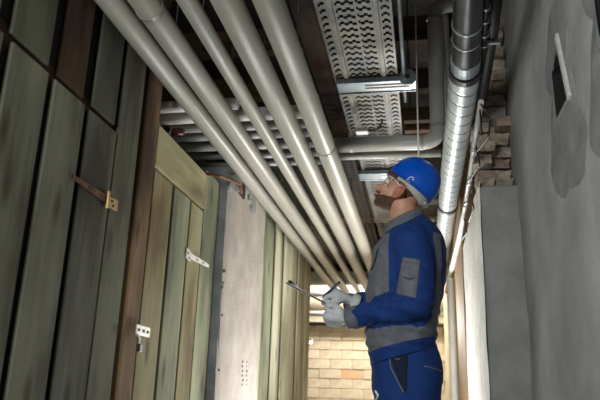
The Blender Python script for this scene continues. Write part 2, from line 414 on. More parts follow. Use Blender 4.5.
# ------------------------------------------------------------------ left partition of boards
def plank(y0, y1, z0, z1, m, parent, x=-D, th=.015, name='plank', bev=.003, dx=0):
    return box(name, x - th + dx, x + dx, y0, y1, z0, z1, m, parent, bev)
BOT = -H + .02
t = thing('storage_door', 'nearest storage door of grey-green vertical planks with rusty strap hinge', 'door', (-D, 1.9, 0), 'plank storage doors')
for y0, y1, dx in [(.95, 1.235, .0), (1.268, 1.600, .0), (1.648, 1.860, .0), (1.902, 2.118, .0), (2.160, 2.392, .0)]:
    plank(y0, y1, BOT, 1.055, 'greywood', t, dx=dx)
box('gap_shade_board', -D - .040, -D - .026, .9, 2.64, BOT, 1.015, 'shadeblack', t)  # added black sheet that imitates shade between the door planks
# strap hinge
def strap(p0, p1, w, th, m, name, parent, x=-D + .006, taper=.55):
    a = PX(*p0, x); b = PX(*p1, x); e = (b - a).normalized(); n = e.cross(XV)
    bm = bmesh.new(); vs = []
    for X in (x, x + th):
        for (p, ww) in ((a, w * taper), (b, w)):
            for s in (-1, 1):
                q = p + n * ww / 2 * s; vs.append(bm.verts.new((X, q.y, q.z)))
    for f in ((0, 1, 3, 2), (4, 6, 7, 5), (0, 2, 6, 4), (1, 5, 7, 3), (0, 4, 5, 1), (2, 3, 7, 6)): bm.faces.new([vs[i] for i in f])
    bmesh.ops.recalc_face_normals(bm, faces=bm.faces)
    return mobj(name, bm, m, parent)
def screws(pts, r, m, parent, x):
    for p in pts:
        c = PX(*p, x); mobj('screw', tube_bm([c, c + Vector((.003, 0, 0))], r, 8), m, parent)
h = strap((73, 177), (107, 200), .034, .004, 'rust', 'strap_hinge', t)
screws([(90, 187), (102, 196)], .006, 'black', h, -D + .010)
hl = strap((108, 202), (116.5, 206), .048, .005, 'brass', 'hinge_leaf', t, taper=.9)
screws([(112, 201), (113, 206)], .006, 'black', hl, -D + .011)
c = PX(108, 200, -D + .012); mobj('hinge_knuckle', tube_bm([c - ZV * .035, c + ZV * .035], .008, 10), 'brass', t)
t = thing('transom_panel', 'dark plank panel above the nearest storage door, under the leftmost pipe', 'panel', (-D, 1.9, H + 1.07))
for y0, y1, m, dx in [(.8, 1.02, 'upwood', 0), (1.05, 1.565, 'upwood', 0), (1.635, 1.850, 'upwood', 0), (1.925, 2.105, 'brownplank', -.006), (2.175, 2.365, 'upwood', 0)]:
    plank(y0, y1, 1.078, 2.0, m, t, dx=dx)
# backing rails that close the gaps
box('rail', -D - .07, -D - .027, .8, 2.62, 1.02, 1.12, 'darkbrown', t, .004)
box('rail', -D - .07, -D - .027, .8, 2.62, 1.86, 1.96, 'darkbrown', t, .004)
box('gap_shade_board', -D - .045, -D - .028, .8, 2.64, 1.12, 1.86, 'shadeblack', t)  # added sheet, painted shade for the gaps of the upper planks
o = plank(2.404, 2.60, BOT, 2.0, 'greywood', None, name='jamb_board', dx=.001); tag(o, 'wide grey jamb board with knots left of the brown post', 'board', 'full height boards')
o = box('wooden_post', -D - .07, -D + .006, 2.65, 2.795, BOT - .02, 2.0, 'brownwood', None, .006); tag(o, 'rough brown square wooden post between the two storage doors', 'post')
t = thing('storage_door', 'second storage door of weathered planks under a pale rail, with bright hinge', 'door', (-D, 3.2, 0), 'plank storage doors')
for y0, y1, m, dx in [(2.815, 3.054, 'doorwood', .0), (3.082, 3.318, 'greenwood', .002), (3.342, 3.548, 'doorwood', .0)]:
    plank(y0, y1, BOT, 1.042, m, t, dx=dx)
box('gap_shade_board', -D - .040, -D - .026, 2.82, 3.82, BOT, 1.03, 'shadeblack', t)  # black sheet added to keep the second door's gaps dark
h = strap((208, 266), (190, 256), .034, .005, 'zinc', 'strap_hinge', t, taper=.6)
screws([(203, 263), (197, 260)], .006, 'black', h, -D + .011)
hl = strap((186, 252.5), (190, 257), .055, .005, 'zinc', 'hinge_leaf', t, taper=1)
screws([(188, 253), (189, 258)], .006, 'black', hl, -D + .011)
hh = thing('hasp', 'white metal hasp and padlock on the edge of the second storage door', 'lock', PX(142, 331, -D + .04))
c = PX(143, 331, -D + .045)
mobj('plate', obox_bm(c, YV, ZV, XV, .15, .045, .006, .004), 'zinc', hh)
for q in (-.05, 0, .045):
    mobj('slot', obox_bm(c + YV * q + XV * .004, YV, ZV, XV, .02, .012, .003), 'black', hh)
mobj('staple', tube_bm(bend([c + Vector((0, -.065, -.02)), c + Vector((.02, -.065, -.035)), c + Vector((.015, -.065, -.06))], .01), .005, 8), 'zinc', hh, True)
mobj('padlock_body', obox_bm(c + Vector((.012, -.045, -.075)), YV, ZV, XV, .03, .035, .016, .004), 'ductdark', hh)
o = box('rail_board', -D - .024, -D + .004, 2.80, 3.55, 1.056, 1.272, 'dryrail', None, .004); tag(o, 'pale horizontal board above the second storage door', 'board')
for (u, v) in ((176, 150), (194, 165)):          # notches seen as dark knots on the rail
    pass
o = plank(3.556, 3.815, BOT, 1.30, 'greenwood', None, name='jamb_board', dx=.002); tag(o, 'pale green jamb board right of the second storage door beside the concrete pillar', 'board', 'full height boards')
# concrete pillar
XP = -1.185
pl = thing('concrete_pillar', 'bare concrete pillar between the plank doors and the far plank fence', 'pillar', (XP - .15, 4.3, 0))
bm = bmesh.new(); ny, nz = 24, 60; gv = []
for i in range(ny + 1):
    y = lerp(3.835, 4.80, i / ny); row = []
    for j in range(nz + 1):
        z = lerp(-H, 1.42, j / nz)
        e = .008 * noise.noise((y * 5, z * 4, 2)) + .003 * noise.noise((y * 17, z * 15, 4))
        yy = y + (.016 * noise.noise((z * 5, 1, 7)) if i == 0 else 0)
        row.append(bm.verts.new((XP + e - (.012 if i == 0 else 0), yy, z + H)))
    gv.append(row)
for i in range(ny):
    for j in range(nz): bm.faces.new((gv[i][j], gv[i + 1][j], gv[i + 1][j + 1], gv[i][j + 1]))
mobj('face', bm, 'concrete', pl, True)
box('core', XP - .3, XP - .014, 3.826, 4.80, -H, 1.42, 'shadegrey', pl)
for (u, v, r) in ((224, 271, .012), (223, 283, .009), (222, 287, .012), (222, 315, .008), (219, 370, .01)):
    c = PY(u, v, 3.824); stone('chip', c, (r * .7, .004, r * .8), pl, 'patch', int(u + v))
# slotted anchor strip cast into the face
for j in range(6):
    for s in (0, 1):
        c = PX(243 + s * 4 - (j % 2) * .6, 362 + j * 4.6, XP + .001)
        stone('slot', c, (.004, .011, .006), pl, 'patch', j * 3 + s)
for (u, v) in ((236, 178), (241, 190), (250, 198), (252, 206), (232, 184), (246, 186), (238, 184)):   # crumbled dark masonry at its head
    c = PX(u, v, XP - .004); stone('crumbled_edge', c, (.018, .07, .055), pl, 'darkbrown' if u % 2 else 'patch', u)
p0, p1 = PX(220, 176, XP + .02), PX(240, 184, XP + .03)
tag(tube('reinforcing_bar', bend([p0 + Vector((-.1, 0, 0.02)), p0, p1, p1 + Vector((0, .05, -.05))], .02), .010, 'rust', n=8), 'thin rusty bar sticking out at the head of the concrete pillar', 'bar')
# far fence
t = thing('plank_fence', 'bright pale-green plank fence beyond the concrete pillar', 'fence', (-D, 6.2, 0))
ed = [4.84, 5.12, 5.50, 5.74, 5.88, 6.33, 6.60, 7.05, 7.45]
for i in range(len(ed) - 1):
    plank(ed[i] + .018, ed[i + 1] - .018, BOT, 2.0, 'greenwood' if i in (0, 1, 3) else 'palewood', t, dx=(-.014 if i % 2 else 0.0))
box('gap_shade_board', -D - .06, -D - .045, 4.8, 7.42, BOT, 1.98, 'darkbrown', t)  # added dark sheet standing in for shade in the fence gaps
box('rail', -D - .11, -D - .065, 4.8, 7.45, .2, .3, 'palewood', t, .004)
# compartments behind the partition: a cross board wall keeps them apart
o = box('partition_board', -2.84, -D - .08, 2.70, 2.73, -H, 1.7, 'upwood', None); tag(o, 'dark board wall between two storage compartments behind the brown post', 'partition')

# ------------------------------------------------------------------ pipes along the corridor
HP = 1.42
YEND = 8.5
for xk, rk, lab, ringpos in [(-.797, .0335, 'leftmost of the five grey pipes running along the corridor ceiling', ()),
                    (-.706, .037, 'second from the left of the five grey ceiling pipes', (2.06,)),
                    (-.592, .026, 'thinnest, middle one of the five grey ceiling pipes', ()),
                    (-.488, .040, 'fourth from the left of the five grey ceiling pipes, beside the rightmost', ()),
                    (-.379, .0405, 'rightmost of the five grey ceiling pipes, nearest the cable tray', (3.55,))]:
    x = xk * HP; R = rk * HP
    t = thing('ceiling_pipe', lab, 'pipe', (x, 3, HP + H - R), 'five long ceiling pipes')
    tube('pipe', [(x, -1.5, HP + H), (x, 3, HP + H), (x, YEND + .4, HP + H)], R, 'pipe', t, 28)
    for y in ringpos: ring('joint', (x, y, HP + H), YV, R + .0015, .022, .002, 'pipering', t)
    ring('clamp', (x, 1.25, HP + H), YV, R + .003, .03, .003, 'galv', t)
    for y in (1.25, 2.62, 5.0):
        tube('hanger_rod', [(x, y, HP + H + R), (x, y, CEIL + H)], .005, 'ductdark', t, 8)
o = box('cross_beam', -1.75, .28, YEND, YEND + .14, HP + .06, HP + .22, 'palewood', None, .006); tag(o, 'pale beam across the corridor where the five ceiling pipes end', 'beam')
for z, r, lab in ((1.26, .04, 'pale cross pipe just above the brick end wall, lower one'), (1.56, .05, 'pale cross pipe under the beam in front of the end wall, upper one')):
    tag(tube('wall_pipe', [(-2.6, 9.85, z + H), (.29, 9.85, z + H)], r, 'crosspipe', n=20), lab, 'pipe', 'pipes at the end wall')
o = box('added_dark_board', -1.75, .28, YEND + .02, YEND + .08, HP + .22, 2.3, 'darkbrown', None, .004); tag(o, 'added dark board covering the bright gap above the pale beam', 'board')  # added board, hides the lit end wall so the gap stays dark
o = box('lintel_board', -2.6, .29, 9.88, 9.995, 1.10, 1.14, 'darkbrown', None, .004); tag(o, 'dark ledge along the top of the brickwork on the end wall', 'ledge')
# transverse pipes above the fence
tv = [((170, 104), .032, -.95, 'whitepvc', 'whitest'), ((170, 116), .038, -.62, 'whitepvc', 'thickest'), ((175, 125.5), .026, -.62, 'crosspipe', ''), ((180, 134), .034, -.62, 'crosspipe', ''),
      ((200, 144), .032, -.55, 'crosspipe', ''), ((205, 153), .024, -.55, 'crosspipe', ''), ((205, 161), .022, -.55, 'crosspipe', '')]
nm = ['short white cross pipe nearest the camera, ending above the leftmost ceiling pipes', 'second nearest cross pipe above the fence, thickest of the row', 'third cross pipe above the fence, thin', 'fourth cross pipe above the fence',
      'fifth cross pipe above the fence', 'sixth cross pipe above the fence, thin', 'farthest and thinnest cross pipe above the fence']
for (px, r, xe, m, _), lab in zip(tv, nm):
    p = PZ(*px, 1.53)
    z = HP + .06 + r + H
    tag(tube('cross_pipe', [(-2.84, p.y, z), (-1.5, p.y, z), (xe, p.y, z)], r, m, n=16), lab, 'pipe', 'cross pipes above the fence')
# valve cluster by the fence top
c = PZ(178, 136, 1.42)
t = thing('valve', 'small red-handled valve on the cross pipes above the second storage door', 'valve', c)
mobj('body', tube_bm([c + Vector((-.04, -.06, 0)), c + Vector((.05, -.06, 0))], .022, 12), 'ductdark', t, True)
mobj('gauge', tube_bm([c + Vector((-.03, -.1, -.0)), c + Vector((-.03, -.07, 0))], .026, 14), 'galv', t)
mobj('gauge_face', tube_bm([c + Vector((-.03, -.103, 0)), c + Vector((-.03, -.1, 0))], .02, 14), 'black', t)
mobj('handle', obox_bm(c + Vector((.04, -.09, -.015)), XV, YV, ZV, .07, .014, .014, .003), 'red', t)
# large cross pipe with riser
yc = 3.88; zc = 1.56 + H
cx = PY(437, 100, yc).x
ztop = PY(434, 6, yc).z
t = thing('riser_pipe', 'large grey cross pipe behind the helmet that turns upwards beside the duct', 'pipe', (cx, yc, zc))
tube('pipe', bend([(-.52, yc, zc), (cx, yc, zc), (cx, yc, ztop), (.34, yc, ztop)], .095, 8), .048, 'crosspipe', t, 24)
for x in (-.42, cx - .1): ring('joint', (x, yc, zc), XV, .0495, .02, .002, 'pipering', t)
ring('joint', (cx, yc, zc + .1), ZV, .0495, .02, .002, 'pipering', t)
ring('joint', (cx, yc, ztop - .1), ZV, .0495, .02, .002, 'pipering', t)
p = PY(440, 153, 4.06)
tag(tube('straight_cross_pipe', [(-.9, 4.06, p.z), (.135, 4.06, p.z)], .026, 'crosspipe', n=16), 'thin straight cross pipe just below the large one, behind the helmet top', 'pipe')
tag(tube('riser_thin', [(cx + .075, 3.98, zc + .05), (cx + .075, 3.98, CEIL + H)], .022, 'crosspipe', n=14), 'thin vertical grey pipe between the riser and the duct', 'pipe')

# ------------------------------------------------------------------ cable trays
def tray(name, label, zt, strips, y0, y1, pitch, cell, side, m='tray', gut=None, group=None):
    """strips: list of (x0, x1, slotted). Slots are real holes, stepped up and down along each row."""
    t = thing(name, label, 'cable tray', ((strips[0][0] + strips[-1][1]) / 2, (y0 + y1) / 2, zt + H), group)
    bm = bmesh.new()
    a, b, c_, d = .16, .40, .58, .82
    for (x0, x1, sl) in strips:
        if not sl:
            box_bm(x0, x1, y0, y1, zt + H - .012, zt + H + .006, .002, bm); continue
        n = max(3, int((x1 - x0) / cell)); xs = [lerp(x0, x1, k / n) for k in range(n + 1)]
        rows = int((y1 - y0) / pitch); cache = {}
        def V(x, y):
            key = (round(x, 5), round(y, 5))
            if key not in cache: cache[key] = bm.verts.new((x, y, zt + H))
            return cache[key]
        for r in range(rows):
            yy = [y0 + (r + f) * pitch for f in (0, a, b, c_, d, 1)]
            for k in range(n):
                edge = k == 0 or k == n - 1 or k % 10 == 0
                hole = () if edge else ((1, 2) if (k // 2) % 2 else (2, 3))
                for q in range(5):
                    if q in hole: continue
                    bm.faces.new((V(xs[k], yy[q]), V(xs[k], yy[q + 1]), V(xs[k + 1], yy[q + 1]), V(xs[k + 1], yy[q])))
    o = mobj('perforated_sheet', bm, m, t); o['kind'] = 'stuff'
    md = o.modifiers.new('thickness', 'SOLIDIFY'); md.thickness = .0015
    x0, x1 = strips[0][0], strips[-1][1]
    for x in (x0, x1): box('side_rail', x - .003, x + .003, y0, y1, zt - .004, zt + side, m, t)
    return t
ZT = 1.9
k = ZT
stA = [(-.262 * k, -.232 * k, True), (-.232 * k, -.217 * k, False), (-.217 * k, -.112 * k, True), (-.112 * k, -.098 * k, False), (-.098 * k, -.064 * k, True)]
t1 = tray('cable_tray', 'perforated steel cable tray above the helmet, crossed by a galvanised bracket', ZT, stA, .6, 4.9, .063, .0105, .05)
tray('cable_tray', 'wide dark perforated tray above the grey pipes at the far end', 1.72, [(-1.24, -.98, True), (-.98, -.96, False), (-.96, -.70, True), (-.70, -.68, False), (-.68, -.475, True)], 4.15, 8.45, .062, .013, .05, 'ductdark')
tray('cable_tray', 'pale perforated tray end behind the face, beyond the cross pipes', 1.74, [(-.44, -.42, False), (-.42, -.24, True), (-.24, -.10, True), (-.10, -.08, False)], 4.6, 7.0, .06, .013, .03)
tag(tube('conduit_rod', [(-.043 * ZT, .5, ZT + H), (-.043 * ZT, 4.0, ZT + H)], .011, 'galv', n=12), 'thin steel conduit along the right edge of the cable tray', 'conduit')
# galvanised bracket under the tray
zb = ZT - .03; yb = 1.978 * zb
t = thing('tray_bracket', 'galvanised channel bracket with a round end crossing under the cable tray', 'bracket', (-.25, yb, zb + H))
def brk(t, x0, x1, yb, zb):
    box('web', x0, x1, yb - .072, yb + .072, zb - .006, zb, 'galv', t, .002)
    box('flange', x0, x1, yb - .076, yb - .068, zb - .012, zb + .022, 'galv', t, .002)
    box('flange', x0, x1, yb + .068, yb + .076, zb - .012, zb + .022, 'galv', t, .002)
    for q in (-.018, .018): box('rib', x0 + .17, x1 - .04, yb + q - .008, yb + q + .008, zb - .013, zb - .005, 'zinc', t, .003)
brk(t, -.262 * zb, -.006 * zb, yb, zb)
c = Vector((-.032 * zb, yb - .066, zb + H + .012))
mobj('end_disc', tube_bm([c - YV * .012, c + YV * .006], .052, 22), 'galv', t)
mobj('bolt', tube_bm([c - YV * .02, c], .016, 6), 'ductdark', t)
for x in (-.255 * zb, -.03 * zb): tube('hanger_rod', [(x, yb, zb + H), (x, yb, CEIL + H)], .005, 'ductdark', t, 8)
zb2 = 1.70; yb2 = zb2 / .347
t = thing('tray_bracket', 'grey channel bracket in the distance just left of the face', 'bracket', (-.3, yb2, zb2 + H))
brk(t, -.47, -.06, yb2, zb2)
for x in (-.465, -.065): tube('hanger_rod', [(x, yb2, zb2 + H), (x, yb2, CEIL + H)], .005, 'ductdark', t, 8)
for y in (1.0, 2.4, 4.4):
    for x in (stA[0][0], stA[-1][1]): tube('hanger_rod', [(x, y, ZT + H), (x, y, CEIL + H)], .004, 'ductdark', t1, 6)
# small pale junction box beneath the tray end
c = PZ(362, 131, 1.8)
t = thing('junction_box', 'small pale junction box under the tray just above the large cross pipe', 'box', c)
mobj('body', obox_bm(c, XV, YV, ZV, .085, .06, .035, .005), 'whitepvc', t); mobj('gland', tube_bm([c + XV * .04, c + XV * .07], .012, 10), 'ductdark', t)
mobj('cable', tube_bm(bend([c + XV * .07, c + XV * .12 + ZV * .01, c + Vector((.14, 0, .08))], .03), .006, 8), 'black', t, True)
# timber
o = box('timber_beam', -.68, -.535, -1.5, 4.95, 2.05, 2.30, 'darkbrown', None, .008); tag(o, 'dark brown timber beam between the rightmost pipe and the cable tray', 'beam')
for i, y in enumerate((1.2, 2.0, 2.8, 3.6, 4.4, 5.2, 6.0, 6.8)):
    o = box('ceiling_joist', -2.85, .47, y, y + .1, CEIL - .2, CEIL, 'joist', None, .006)
    tag(o, ['nearest', 'second', 'third', 'fourth', 'fifth', 'sixth', 'seventh', 'farthest'][i] + ' dark wooden joist across the ceiling, counted from the camera', 'joist', 'ceiling joists')
for i, (u, v, lab) in enumerate(((418, 122, 'short brown timber right of the tray, farther one'), (418, 132, 'short brown timber right of the tray, just above the large cross pipe'))):
    p = PZ(u, v, 1.84)
    o = box('short_timber', -.10, .30, p.y - .03, p.y + .03, 1.84, 1.92, 'joist', None, .005); tag(o, lab, 'beam')
o = box('far_timber', -.02, .3, 5.3, 5.45, 1.62, 1.78, 'joist', None, .006); tag(o, 'brown timber between the helmet and the spiral duct', 'beam')
o = box('far_timber', -.02, .12, 5.9, 6.02, 1.5, 1.62, 'palewood', None, .006); tag(o, 'pale timber behind the helmet, low between man and duct', 'beam')

# ------------------------------------------------------------------ spiral duct
ZD = 1.5 + H; XD = .212; RD = .071
t = thing('spiral_duct', 'shiny spiral ventilation duct running along the right side above the man', 'duct', (XD, 4.5, ZD - RD))
bm = bmesh.new(); n = 36; pitch = .118; y0, y1 = 2.86, 7.0; steps = 700; rows = []
for i in range(steps + 1):
    y = lerp(y0, y1, i / steps); row = []
    for kk in range(n):
        q = 2 * math.pi * kk / n
        ph = ((y / pitch) - kk / n) % 1.0
        d = abs(ph - .5); r = RD + (.0035 * max(0, 1 - d / .09))
        cxx = XD + (.008 if y < 3.2 else .008 * max(0, 1 - (y - 3.2))) - .006 * max(0, (y - 4)) / 2
        row.append(bm.verts.new((cxx + r * math.cos(q), y, ZD + r * math.sin(q))))
    rows.append(row)
for i in range(steps):
    y = lerp(y0, y1, (i + .5) / steps)
    for kk in range(n):
        f = bm.faces.new((rows[i][kk], rows[i + 1][kk], rows[i + 1][(kk + 1) % n], rows[i][(kk + 1) % n])); f.smooth = True
        ph = ((y / pitch) - (kk + .5) / n) % 1.0
        f.material_index = 1 if .50 < ph < .66 else 0
bmesh.ops.recalc_face_normals(bm, faces=bm.faces)
mobj('spiral_tube', bm, ['duct', 'seam'], t)
u0 = Vector((XD + .008, 2.87, ZD)); u1 = PZ(468, 0, 1.5); 
tube('plain_tube', [u0 + YV * .05, u0, (u0 + u1) / 2, u1, u1 + (u1 - u0) * 2.0], [.068, .062, .060, .058, .058], 'ductdark', t, 32)
ax = (u1 - u0).normalized()
ring('sleeve', u0 + ax * .01, ax, .072, .045, .004, 'ductdark', t)
ring('sleeve', u0 + ax * .09, ax, .064, .09, .003, 'galv', t)
for q in (.3, .42): ring('joint', u0 + ax * q, ax, .0615, .008, .002, 'galv', t)
ring('band_clamp', (XD - .003, 5.05, ZD), YV, RD + .005, .05, .004, 'black', t)
tube('hanger_rod', [(XD, 5.05, ZD + RD), (XD, 5.05, CEIL + H)], .005, 'ductdark', t, 8)
# cables and conduit at the right wall head
a = [PZ(497, -20, 1.62), PZ(492, 30, 1.6), PZ(485, 75, 1.6), PZ(481, 100, 1.56)]
tag(tube('black_pipe', a, .03, 'black', n=14), 'thick black insulated line between the duct and the grey wall', 'pipe')
a = [PZ(487, -20, 1.55), PZ(485, 30, 1.55), PZ(482.5, 60, 1.55)]
o = tag(tube('black_cable', a, .012, 'black', n=10), 'thin black cable beside the dull part of the duct', 'cable')
for v in (7, 20, 34, 44):
    c = PZ(486.2 - v * .045, v, 1.55); ring('clip', c, YV, .015, .012, .004, 'galv', o)
c = PZ(490, 43, 1.56); mobj('bracket', obox_bm(c, XV, YV, ZV, .09, .02, .012, .003), 'galv', o)
XQ = .272
pts = [PX(481, 102, XQ), PX(475, 140, XQ), PX(470, 175, XQ), PX(464, 212, XQ), PX(459, 240, XQ), PX(452, 268, XQ), PX(446, 292, XQ)]
t = thing('wall_conduit', 'pale conduit following the column head and sinking behind the man', 'conduit', pts[3])
tube('conduit', pts[:4], .013, 'crosspipe', t, 12); tube('insulated_end', pts[3:], [.014, .02, .022, .022], 'whitepvc', t, 12)
for i, (u, v) in enumerate(((474, 150), (470, 182), (466, 205))):
    c = PX(u, v, XQ); ring('clip', c, pts[4] - pts[2], .016, .02, .003, 'galv', t)
def wire(pix, lab, x=.262, r=.004):
    tag(tube('loose_wire', bend([PX(u, v, x) for u, v in pix], .02, 4), r, 'black', n=6), lab, 'wire', 'loose wires by the conduit')
wire([(480, 110), (482, 135), (476, 146), (480, 165), (470, 180)], 'black wire hanging beside the broken masonry')
wire([(473, 180), (471, 196), (474, 208), (469, 222)], 'black wire dangling from the conduit above the column')
wire([(468, 205), (464, 218), (467, 232), (462, 240)], 'lowest black wire, just right of the man\'s shoulder')
wire([(481, 104), (490, 118), (489, 136), (472.5, 158)], 'black wire crossing the masonry under the thick black line')
# hanging cord with lamp behind the man's head
yk = 3.55; top = PY(413, -6, yk); low = PY(419, 175, yk)
t = thing('hanging_cord', 'thin pale cord hanging straight down behind the helmet', 'cord', (low.x, yk, low.z))
tube('cord', [(low.x, yk, CEIL + H), (low.x, yk, low.z)], .0042, 'cord', t, 8)
mobj('pull_knob', ell_bm((low.x, yk, low.z - .012), (XV, YV, ZV), (.012, .012, .018), bmesh.new(), 12, 8), 'whitepvc', t, True)
# white vertical pipe on the far right face
p = PX(454, 330, XC - .02)
tag(tube('white_pipe', [(XC - .036, 6.3, 0), (XC - .036, 6.3, 1.9)], .034, 'whitepvc', n=14), 'white vertical pipe on the beige wall right behind the man', 'pipe')
# lit bulb at the end of the fence
p = PY(311, 342, 7.75)
t = thing('wall_lamp', 'small glaring lamp at the far end of the pale fence', 'lamp', p)
mobj('bulb', ell_bm(p, (XV, YV, ZV), (.012, .012, .016), bmesh.new(), 14, 10), 'bulb', t, True)
mobj('socket', tube_bm([p - Vector((.03, 0, 0)), p - Vector((.09, 0, 0))], .022, 12), 'black', t)
tube('bracket', [p - Vector((.08, 0, 0)), (p.x - .1, p.y, 0)], .012, 'black', t, 8)

# ------------------------------------------------------------------ added rim lamp, unseen behind the man
p = PY(412, 322, 6.2)
t = thing('added_rim_lamp', 'added work lamp on a tripod, unseen behind the man, for rim light', 'lamp', (p.x, p.y, 0))
tube('pole', [(p.x, p.y, .25), (p.x, p.y, p.z - .1)], .014, 'black', t, 10)
for a in range(3):
    q = a * 2.094 + .3; tube('leg', [(p.x, p.y, .5), (p.x + .32 * math.cos(q), p.y + .32 * math.sin(q), .012)], .01, 'black', t, 8)
mobj('housing', obox_bm(p + Vector((0, .05, 0)), XV, YV, ZV, .26, .07, .2, .012), 'black', t)
mobj('panel', obox_bm(p + Vector((0, .01, 0)), XV, YV, ZV, .23, .006, .17), 'whitepvc', t)
area('added_rim_light', p + Vector((0, 0, 0)), p + Vector((-.15, -1, .28)), .24, 30, (1, .99, .97), .18)

# ------------------------------------------------------------------ the man
YM = 2.95
feet = PY(405, 400, YM)
person = thing('person', 'man in blue and grey workwear and blue helmet looking up, holding a clipboard', 'person', (feet.x, YM, 0))
def P(u, v, dy=0): return PY(u, v, YM + dy)
def loft(rings, bm, n=40, ex=2.4):
    """rings: (front point, back point, half width, offset in y)"""
    rs = []
    for (f, b, w, oy) in rings:
        c = (f + b) / 2; a = (f - b) / 2; row = []
        for k in range(n):
            q = 2 * math.pi * k / n; cs, sn = math.cos(q), math.sin(q)
            e = 2 / ex
            x = math.copysign(abs(cs) ** e, cs); y = math.copysign(abs(sn) ** e, sn)
            row.append(bm.verts.new(c + a * x + Vector((0, y * w + oy, 0))))
        rs.append(row)
    for i in range(len(rs) - 1):
        for k in range(n): bm.faces.new((rs[i][k], rs[i][(k + 1) % n], rs[i + 1][(k + 1) % n], rs[i + 1][k]))
    bm.faces.new(rs[0][::-1]); bm.faces.new(rs[-1])
def chain(pts, rad, bm, seg=10, n=20, scale=(1, 1)):
    P_, R_ = [], []
    for i in range(len(pts) - 1):
        for k in range(seg):
            t_ = k / seg; P_.append(Vector(pts[i]).lerp(Vector(pts[i + 1]), t_)); R_.append(lerp(rad[i], rad[i + 1], t_))
    P_.append(Vector(pts[-1])); R_.append(rad[-1])
    for _ in range(3):
        P_ = [P_[0]] + [(P_[i - 1] + P_[i] * 2 + P_[i + 1]) / 4 for i in range(1, len(P_) - 1)] + [P_[-1]]
    tube_bm(P_, R_, n, bm, True, scale)
    for q, r in ((pts[0], rad[0]), (pts[-1], rad[-1])):
        ell_bm(q, (XV, YV, ZV), (r * .97, r * .97, r * .97), bm, 16, 10)
def ring2(uf, vf, ub, vb, w, oy=0): return (P(uf, vf), P(ub, vb), w, oy)
# jacket: torso and both sleeves fused into one cloth surface
JR = [ring2(392, 233, 423, 217, .08), ring2(388, 235, 430, 221, .125), ring2(383, 239, 436, 227, .172), ring2(378, 244, 442, 237, .203), ring2(373, 255, 446, 250, .215),
      ring2(369, 275, 447, 270, .213), ring2(366, 297, 445, 288, .208), ring2(366, 316, 441, 306, .205), ring2(366, 330, 438, 322, .203), ring2(367, 343, 437, 332, .203), ring2(369, 357, 436, 342, .200), ring2(371, 367, 437, 350, .192)]
LS, LE, LW = P(411, 241, -.165), P(419, 303, -.215), P(359, 316.5, -.15)
RS, RE, RW = P(413, 236, .185), P(418, 302, .22), P(357, 303, .07)
bm = bmesh.new(); loft(JR, bm)
chain([LS, LE, LW], [.086, .073, .047], bm)
chain([RS, RE, RW], [.086, .072, .045], bm)
jm = remesh(bm, .005, 8)
# cut the cloth along the panel borders so that the colours meet in straight seams
ti0, ti1 = P(369, 354.5), P(436, 338.5); hemn = (ti1.z - ti0.z) / (ti1.x - ti0.x)
zt0 = P(400, 243).z; zt1 = P(400, 309).z
xb0 = P(434, 270).x; xb1 = P(441, 270).x; xf = P(391, 270).x
bm = bmesh.new(); bm.from_mesh(jm)
for co, no in ((ti0, Vector((-hemn, 0, 1))), (Vector((0, 0, zt0 + .01)), ZV), (Vector((0, 0, zt1)), ZV), (Vector((xf, 0, 0)), XV), (Vector((xb0, 0, 0)), XV), (Vector((xb1, 0, 0)), XV)):
    bmesh.ops.bisect_plane(bm, geom=bm.verts[:] + bm.edges[:] + bm.faces[:], plane_co=co, plane_no=no, dist=1e-5)
bm.normal_update(); bm.to_mesh(jm); bm.free(); jm.update()
JC = [f.center.copy() for f in jm.polygons]
def seg_d(p, a, b):
    t_ = max(0, min(1, (p - a).dot(b - a) / (b - a).length_squared)); return (p - (a + (b - a) * t_)).length, t_
JN = [v.normal.copy() for v in jm.vertices]; ZA, ZB = P(0, 306).z, P(0, 345).z; JO = []
for v in jm.vertices:                                   # folds of the cloth
    p = v.co; d = 0
    dl, tl = seg_d(p, LE, LW); du, tu = seg_d(p, LS, LE)
    d += .006 * noise.noise((p.x * 9, p.y * 7, p.z * 16)) + .0035 * noise.noise((p.x * 22 + p.z * 14, p.y * 14, p.z * 26))
    if dl < .1: d += .004 * math.sin(tl * 34 + p.z * 30) * (1 - abs(tl - .3))
    if du < .11 and tu > .55: d += .005 * math.sin(tu * 40 + p.x * 25) * (tu - .4)
    if ZA > p.z > ZB: d += .004 * math.sin(p.z * 120 + p.x * 22 + 2 * noise.noise(p * 6))
    JO += (p + JN[v.index] * d)[:]
jm.vertices.foreach_set('co', JO); jm.update()
def uv(p):
    q = p - Vector((0, 0, H)); c_ = AX * q.x + AY * q.y + AZ * q.z
    return 300 + FPX * c_.x / -c_.z, 200 - FPX * c_.y / -c_.z
for f in jm.polygons:
    p = JC[f.index]; dl, tl = seg_d(p, LE, LW); du, tu = seg_d(p, LS, LE); dl2, tl2 = seg_d(p, RE, RW); du2, tu2 = seg_d(p, RS, RE)
    f.use_smooth = True; idx = 0
    arm = (dl < lerp(.084, .058, tl)) or (du < .097 and tu > .0) or (dl2 < lerp(.084, .058, tl2)) or (du2 < .097)
    low = p.z < ti0.z + hemn * (p.x - ti0.x)
    if arm and not (du < .1 and tu <= .02 and dl > .1):
        idx = 0
    elif low: idx = 0
    elif p.z < zt1: idx = 1
    elif p.z > zt0 + .01: idx = 0
    elif p.x < xf: idx = 1
    elif p.x > xb0 and p.x < xb1: idx = 1
    else: idx = 0
    f.material_index = idx
jk = lobj('jacket', jm, ['blue', 'greycloth'], person); jk['label'] = 'blue work jacket with grey panels'
